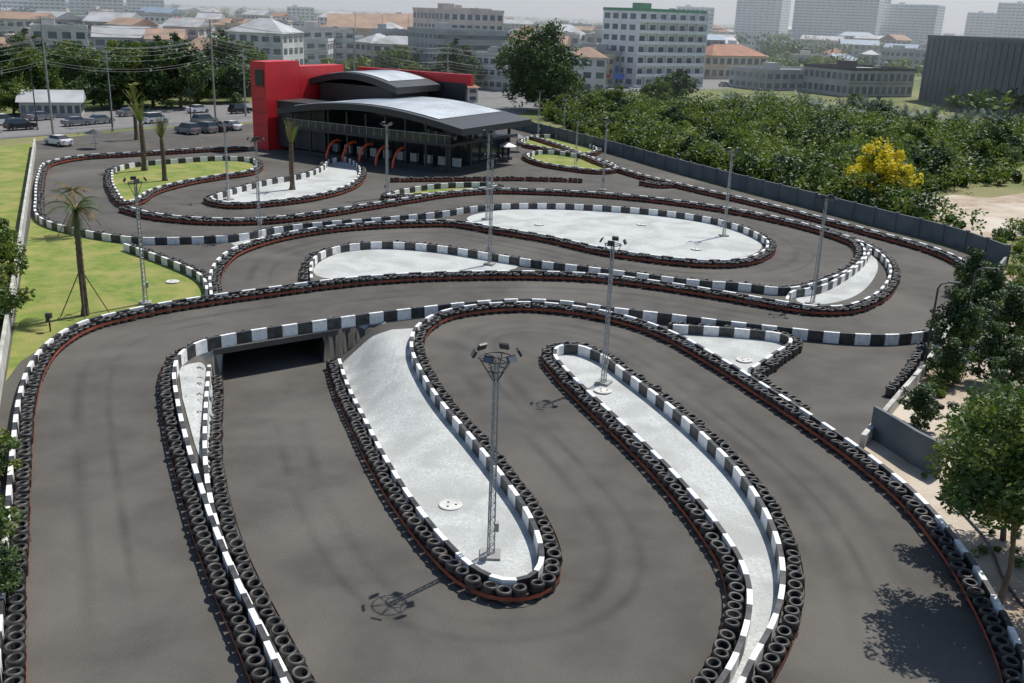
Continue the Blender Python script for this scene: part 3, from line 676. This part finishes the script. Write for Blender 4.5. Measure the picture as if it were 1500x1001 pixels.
# ---------------- karting clubhouse ----------------
Cn=W(650,252); Lf=W(420,222); u_=(Cn-Lf); LB=np.linalg.norm(u_); u_=u_/LB
kx=LB/31.0; org=Cn-u_*31*kx
ck=empty('karting_clubhouse',(org[0],org[1],0),math.atan2(u_[1],u_[0])); ck.scale=(kx,1,1)
m=MB()
m.box((16.5,8,.2),(31,16,.4),0)
m.box((16.5,8,3.5),(32,17,.35),0)
m.box((16.5,11,1.9),(29,10,2.9),1)
m.box((12,11,5.1),(20,9,2.8),1)
m.box((16.5,-.4,4.15),(32,.1,.95),1)
m.obj('floors_and_glazing',[darkm,glass],ck)
m=MB()
for i in range(9):
    X=1.5+i*3.75; m.box((X,0,3.3),(.26,.26,6.2),1); m.box((X,15.5,3.3),(.26,.26,6.2),1)
for j in range(4): m.box((32,j*5,3.3),(.26,.26,6.2),1)
for i in range(22): m.tube([(1+i*1.45,-.45,3.7),(1+i*1.45,-.45,4.7)],.04,4)
m.box((16.5,-.45,4.72),(32,.06,.06))
for i in range(17): m.box((2+i*1.8,5.9,1.9),(.12,.12,2.9),1)
m.obj('columns_and_railing',[steel,darkm],ck)
def arcroof(X0,X1,Y0,Y1,z0,rise,th,name):
    n=28; mb=MB()
    def prf(t): return z0+rise*math.sin(math.pi*min(1,t*.92+.06))
    xs=np.linspace(X0,X1,n+1); V=[]
    for i,x in enumerate(xs):
        z=prf(i/n)
        for y in (Y0,Y1): V+=[(x,y,z),(x,y,z-th)]
    F=[]
    for i in range(n):
        a=4*i;b=a+4; F+=[(a,b,b+2,a+2),(a+1,a+3,b+3,b+1),(a,a+1,b+1,b),(a+2,b+2,b+3,a+3)]
    F+=[(0,2,3,1),(4*n,4*n+1,4*n+3,4*n+2)]
    mb.add(V,F,1)
    V=[];F=[]; lo,hi=2,n-4
    for i in range(lo,hi+1):
        z=prf(i/n)+.06
        for y in (Y0+1.1,Y1-.8): V.append((xs[i],y,z))
    for i in range(hi-lo): F.append((2*i,2*i+2,2*i+3,2*i+1))
    mb.add(V,F,0)
    for j in range(int((Y1-Y0-2)/.8)+1):
        y=Y0+1.15+j*.8; P=[(xs[i],y,prf(i/n)+.08) for i in range(lo,hi+1)]; mb.tube(P,.03,4,0,False)
    return mb.obj(name,[metalroof,darkm],ck)
arcroof(1,36,-2.5,15,5.9,1.9,.8,'front_roof')
arcroof(-3,15.5,8,19,9.3,1.6,.9,'rear_roof')
m=MB()
m.box((-4.5,2.5,6.1),(3.2,7,12.2),0)
m.box((-4.5,11.0,5.7),(3.19,9.9,11.4),0)
m.box((-4.2,-1.06,10.0),(1.7,.12,2.2),2)
m.box((6,13.5,5.0),(15,9,8.4),1)
m.box((2.5,4,3.7),(10,6.5,6.4),1)
m.box((9,20,10.2),(24,.8,1.6),0)
m.box((9,19.8,5),(22,.6,9.5),1)
for i in range(1,7): m.box((-4.5,-1.02,i*1.75),(3.2,.05,.04),2)
m.obj('red_block',[redp,darkm,glass],ck)
m=MB()
for i in range(5):
    X=11+i*3.2
    P=[(X,-.4-2.2*math.cos(t),.1+2.4*math.sin(t)) for t in np.linspace(0,math.pi*.6,9)]
    m.tube(P,.17,8)
m.obj('entrance_hoops',[orangep],ck)
m=MB()
for i in range(34):
    X=random.uniform(19,31);Y=random.uniform(.5,12); m.box((X,Y,4.1),(.9,.9,.06)); m.tube([(X,Y,3.7),(X,Y,4.1)],.05,5)
    m.box((X+.8,Y,4.0),(.4,.4,.5)); 
for i in range(10): m.box((8+i*2.6,2.5,1.0),(1.2,.6,1.1))
m.obj('terrace_furniture',[steel],ck)
def parasol(u,v,mm_):
    x,y=W(u,v); mb=MB(); mb.tube([(0,0,0),(0,0,2.5)],.04,6,1); n=8; V=[(1.4*math.cos(t),1.4*math.sin(t),2.1) for t in np.arange(n)*2*math.pi/n]+[(0,0,2.7)]
    mb.add(V,[(i,(i+1)%n,n) for i in range(n)],0); mb.box((0,0,.72),(1,1,.05),1); mb.obj('parasol',[mm_,steel],loc=(x,y,0))
parasol(758,222,darkm); parasol(742,236,sc_[3]); parasol(735,205,sc_[0]); parasol(140,218,darkm)
# ---------------- cars ----------------
def car_mesh(col,kind=0):
    p=mat('car_paint_%s'%col,{'white':(.7,.7,.7),'black':(.02,.02,.022),'grey':(.22,.23,.24),'red':(.4,.03,.03)}[col],rough=.25)
    mb=MB(); hgt=1.45 if kind==0 else 1.75
    if kind==0: top=[(-2.2,.75),(-2.1,.95),(-1.55,1.0),(-.9,hgt),(.55,hgt-.02),(1.2,1.0),(2.05,.82),(2.25,.6)]
    else: top=[(-2.25,.8),(-2.2,1.1),(-2.05,1.1),(-1.8,hgt),(.5,hgt-.02),(1.15,1.1),(2.1,.95),(2.3,.65)]
    def wd(z): return .88 if z<1.05 else .88-.22*(z-1.05)/(hgt-1.05)*1.0
    n=len(top); V=[]
    for x,z in top: V+=[(x,-wd(z),z),(x,wd(z),z),(x*1.0,-.88,.3),(x*1.0,.88,.3),(x,-.88,min(z,1.0)),(x,.88,min(z,1.0))]
    F=[];M=[]
    for i in range(n-1):
        a=6*i;b=a+6; g=1 if i in (2,4) else 0
        F.append((a,b,b+1,a+1)); M.append(g)
        F.append((a+2,b+2,b+4,a+4));M.append(0);F.append((a+3,a+5,b+5,b+3));M.append(0)
        gs=1 if i in (2,3,4) else 0
        F.append((a+4,b+4,b,a));M.append(gs);F.append((a+5,a+1,b+1,b+5));M.append(gs)
        F.append((a+2,a+3,b+3,b+2));M.append(2)
    F+=[(0,1,3,2),(6*n-6,6*n-4,6*n-3,6*n-5)];M+=[0,0]
    mb.add(V,F,M)
    for x in (-1.4,1.4):
        for y in (-.85,.85): mb.tube([(x,y-.11,.33),(x,y+.11,.33)],.33,14,2); mb.tube([(x,y-.12,.33),(x,y+.12,.33)],.18,8,3)
    mb.box((-2.24,.6,.8),(.05,.35,.14),4); mb.box((-2.24,-.6,.8),(.05,.35,.14),4); mb.box((2.24,.6,.68),(.08,.35,.12),3); mb.box((2.24,-.6,.68),(.08,.35,.12),3)
    for y in (-.95,.95): mb.box((.75,y,1.05),(.12,.16,.12),0)
    return mb.mesh('car',[p,glass,darkm,steel,redp])
cm=[car_mesh('white'),car_mesh('black'),car_mesh('grey',1),car_mesh('white',1),car_mesh('grey'),car_mesh('black',1)]
a=W(0,186);b=W(360,160); sd=math.atan2(b[1]-a[1],b[0]-a[0])
for i,(u,v) in enumerate([(86,213),(30,190),(112,184),(147,181),(228,180),(275,196),(300,194),(318,192),(338,190),(290,165),(352,166),(60,176),(190,170),(5,183),(400,158),(300,182),(860,140),(900,135),(930,134),(980,128),(1010,130),(1060,127),(880,130),(830,148)]):
    x,y=W(u,v); link('parked_car' if i<9 else 'car',cm[(i*5+i//3)%6],loc=(x,y,.0),rz=sd+(math.pi/2 if i in (0,5,6,7,8) else 0)+random.uniform(-.05,.05))
# ---------------- utility poles & wires ----------------
def pole(u,v,h):
    x,y=W(u,v); mb=MB(); mb.tube([(0,0,0),(0,0,h)],[.2,.11],8,0)
    for z in (h-.4,h-1.4,h-3): mb.box((0,0,z),(2.2,.12,.12),1,rz=sd+1.57)
    for z in (h-.3,h-1.3):
        for k in (-1,-.4,.4,1): mb.tube([(k*math.cos(sd+1.57),k*math.sin(sd+1.57),z),(k*math.cos(sd+1.57),k*math.sin(sd+1.57),z+.25)],.05,5,1)
    mb.obj('utility_pole',[conc,steel],loc=(x,y,0)); return x,y,h
pl=[pole(-260,240,17),pole(78,198,17),pole(316,178,17),pole(520,160,16),pole(655,150,12),pole(800,138,12)]
pole(165,185,12); pole(360,170,12)
mb=MB()
for p,q in zip(pl[:-1],pl[1:]):
    for z in (.0,1.0,3.0,3.6,4.2,5.0,6.2,6.6):
        for k in (-1,.0,1):
            if z>3 and k: continue
            ox,oy=k*math.cos(sd+1.57),k*math.sin(sd+1.57)
            P=[(p[0]+(q[0]-p[0])*t+ox,p[1]+(q[1]-p[1])*t+oy,p[2]+(q[2]-p[2])*t-z-1.6*4*t*(1-t)) for t in np.linspace(0,1,9)]
            mb.tube(P,.025,3,0,False)
mb.obj('power_lines',[mat('cable_grey',(.12,.12,.12),rough=.6)])
for u,v in [(55,190),(165,192),(280,180),(640,168)]:
    x,y=W(u,v); link('street_lamp',lm,loc=(x,y,0),rz=2,sc=(1.3,1.3,1.4))
# hills
mb=MB(); V=[];F=[];n=60
for i in range(n+1):
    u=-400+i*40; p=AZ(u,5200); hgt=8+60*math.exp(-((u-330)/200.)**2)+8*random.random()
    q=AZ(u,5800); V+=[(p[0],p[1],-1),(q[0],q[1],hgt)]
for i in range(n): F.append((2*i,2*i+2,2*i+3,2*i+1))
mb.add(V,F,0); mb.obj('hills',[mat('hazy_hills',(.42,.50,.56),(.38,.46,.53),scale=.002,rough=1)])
# real air haze over the town (thin scattering volume standing in the world beyond the site)
hm=bpy.data.materials.new('air_haze'); hm.use_nodes=True; nt=hm.node_tree; nt.nodes.clear()
vo=nt.nodes.new('ShaderNodeVolumeScatter'); vo.inputs['Color'].default_value=(.93,.96,1,1); vo.inputs['Density'].default_value=.00055; vo.inputs['Anisotropy'].default_value=.2
ou=nt.nodes.new('ShaderNodeOutputMaterial'); nt.links.new(vo.outputs[0],ou.inputs['Volume'])
mb=MB(); mb.box((0,2700,74),(7000,5000,152)); mb.obj('air_haze',[hm])
# ---------------- light ----------------
s_=W(568,888); sv=b_-s_; el=math.atan2(MH,np.linalg.norm(sv)); az=math.atan2(sv[0],sv[1]); print('sun',math.degrees(el),math.degrees(az))
w=bpy.data.worlds.new('World'); S.world=w; w.use_nodes=True; nt=w.node_tree
sky=nt.nodes.new('ShaderNodeTexSky'); sky.sky_type='NISHITA'; sky.sun_disc=False
sky.sun_elevation=el; sky.sun_rotation=az; sky.dust_density=.6; sky.air_density=1.0
tc=nt.nodes.new('ShaderNodeTexCoord'); sx=nt.nodes.new('ShaderNodeSeparateXYZ'); nt.links.new(tc.outputs['Generated'],sx.inputs[0])
mr=nt.nodes.new('ShaderNodeMapRange'); mr.inputs['From Min'].default_value=-.02; mr.inputs['From Max'].default_value=.16; mr.inputs['To Min'].default_value=.9; mr.inputs['To Max'].default_value=0
nt.links.new(sx.outputs['Z'],mr.inputs['Value'])
mx=nt.nodes.new('ShaderNodeMix'); mx.data_type='RGBA'; mx.inputs[7].default_value=(6.6,7.5,8.2,1)
nt.links.new(mr.outputs['Result'],mx.inputs[0]); nt.links.new(sky.outputs[0],mx.inputs[6])
nt.links.new(mx.outputs[2],nt.nodes['Background'].inputs[0]); nt.nodes['Background'].inputs[1].default_value=.115
sun=bpy.data.lights.new('sun','SUN'); sun.energy=5.0; sun.angle=math.radians(.5); sun.color=(1,.965,.90)
so=bpy.data.objects.new('sun',sun); S.collection.objects.link(so)
dv=Vector((math.sin(az)*math.cos(el),math.cos(az)*math.cos(el),math.sin(el)))
so.rotation_euler=dv.to_track_quat('Z','Y').to_euler(); so.location=(30,30,60)
print('objs',len(bpy.data.objects))
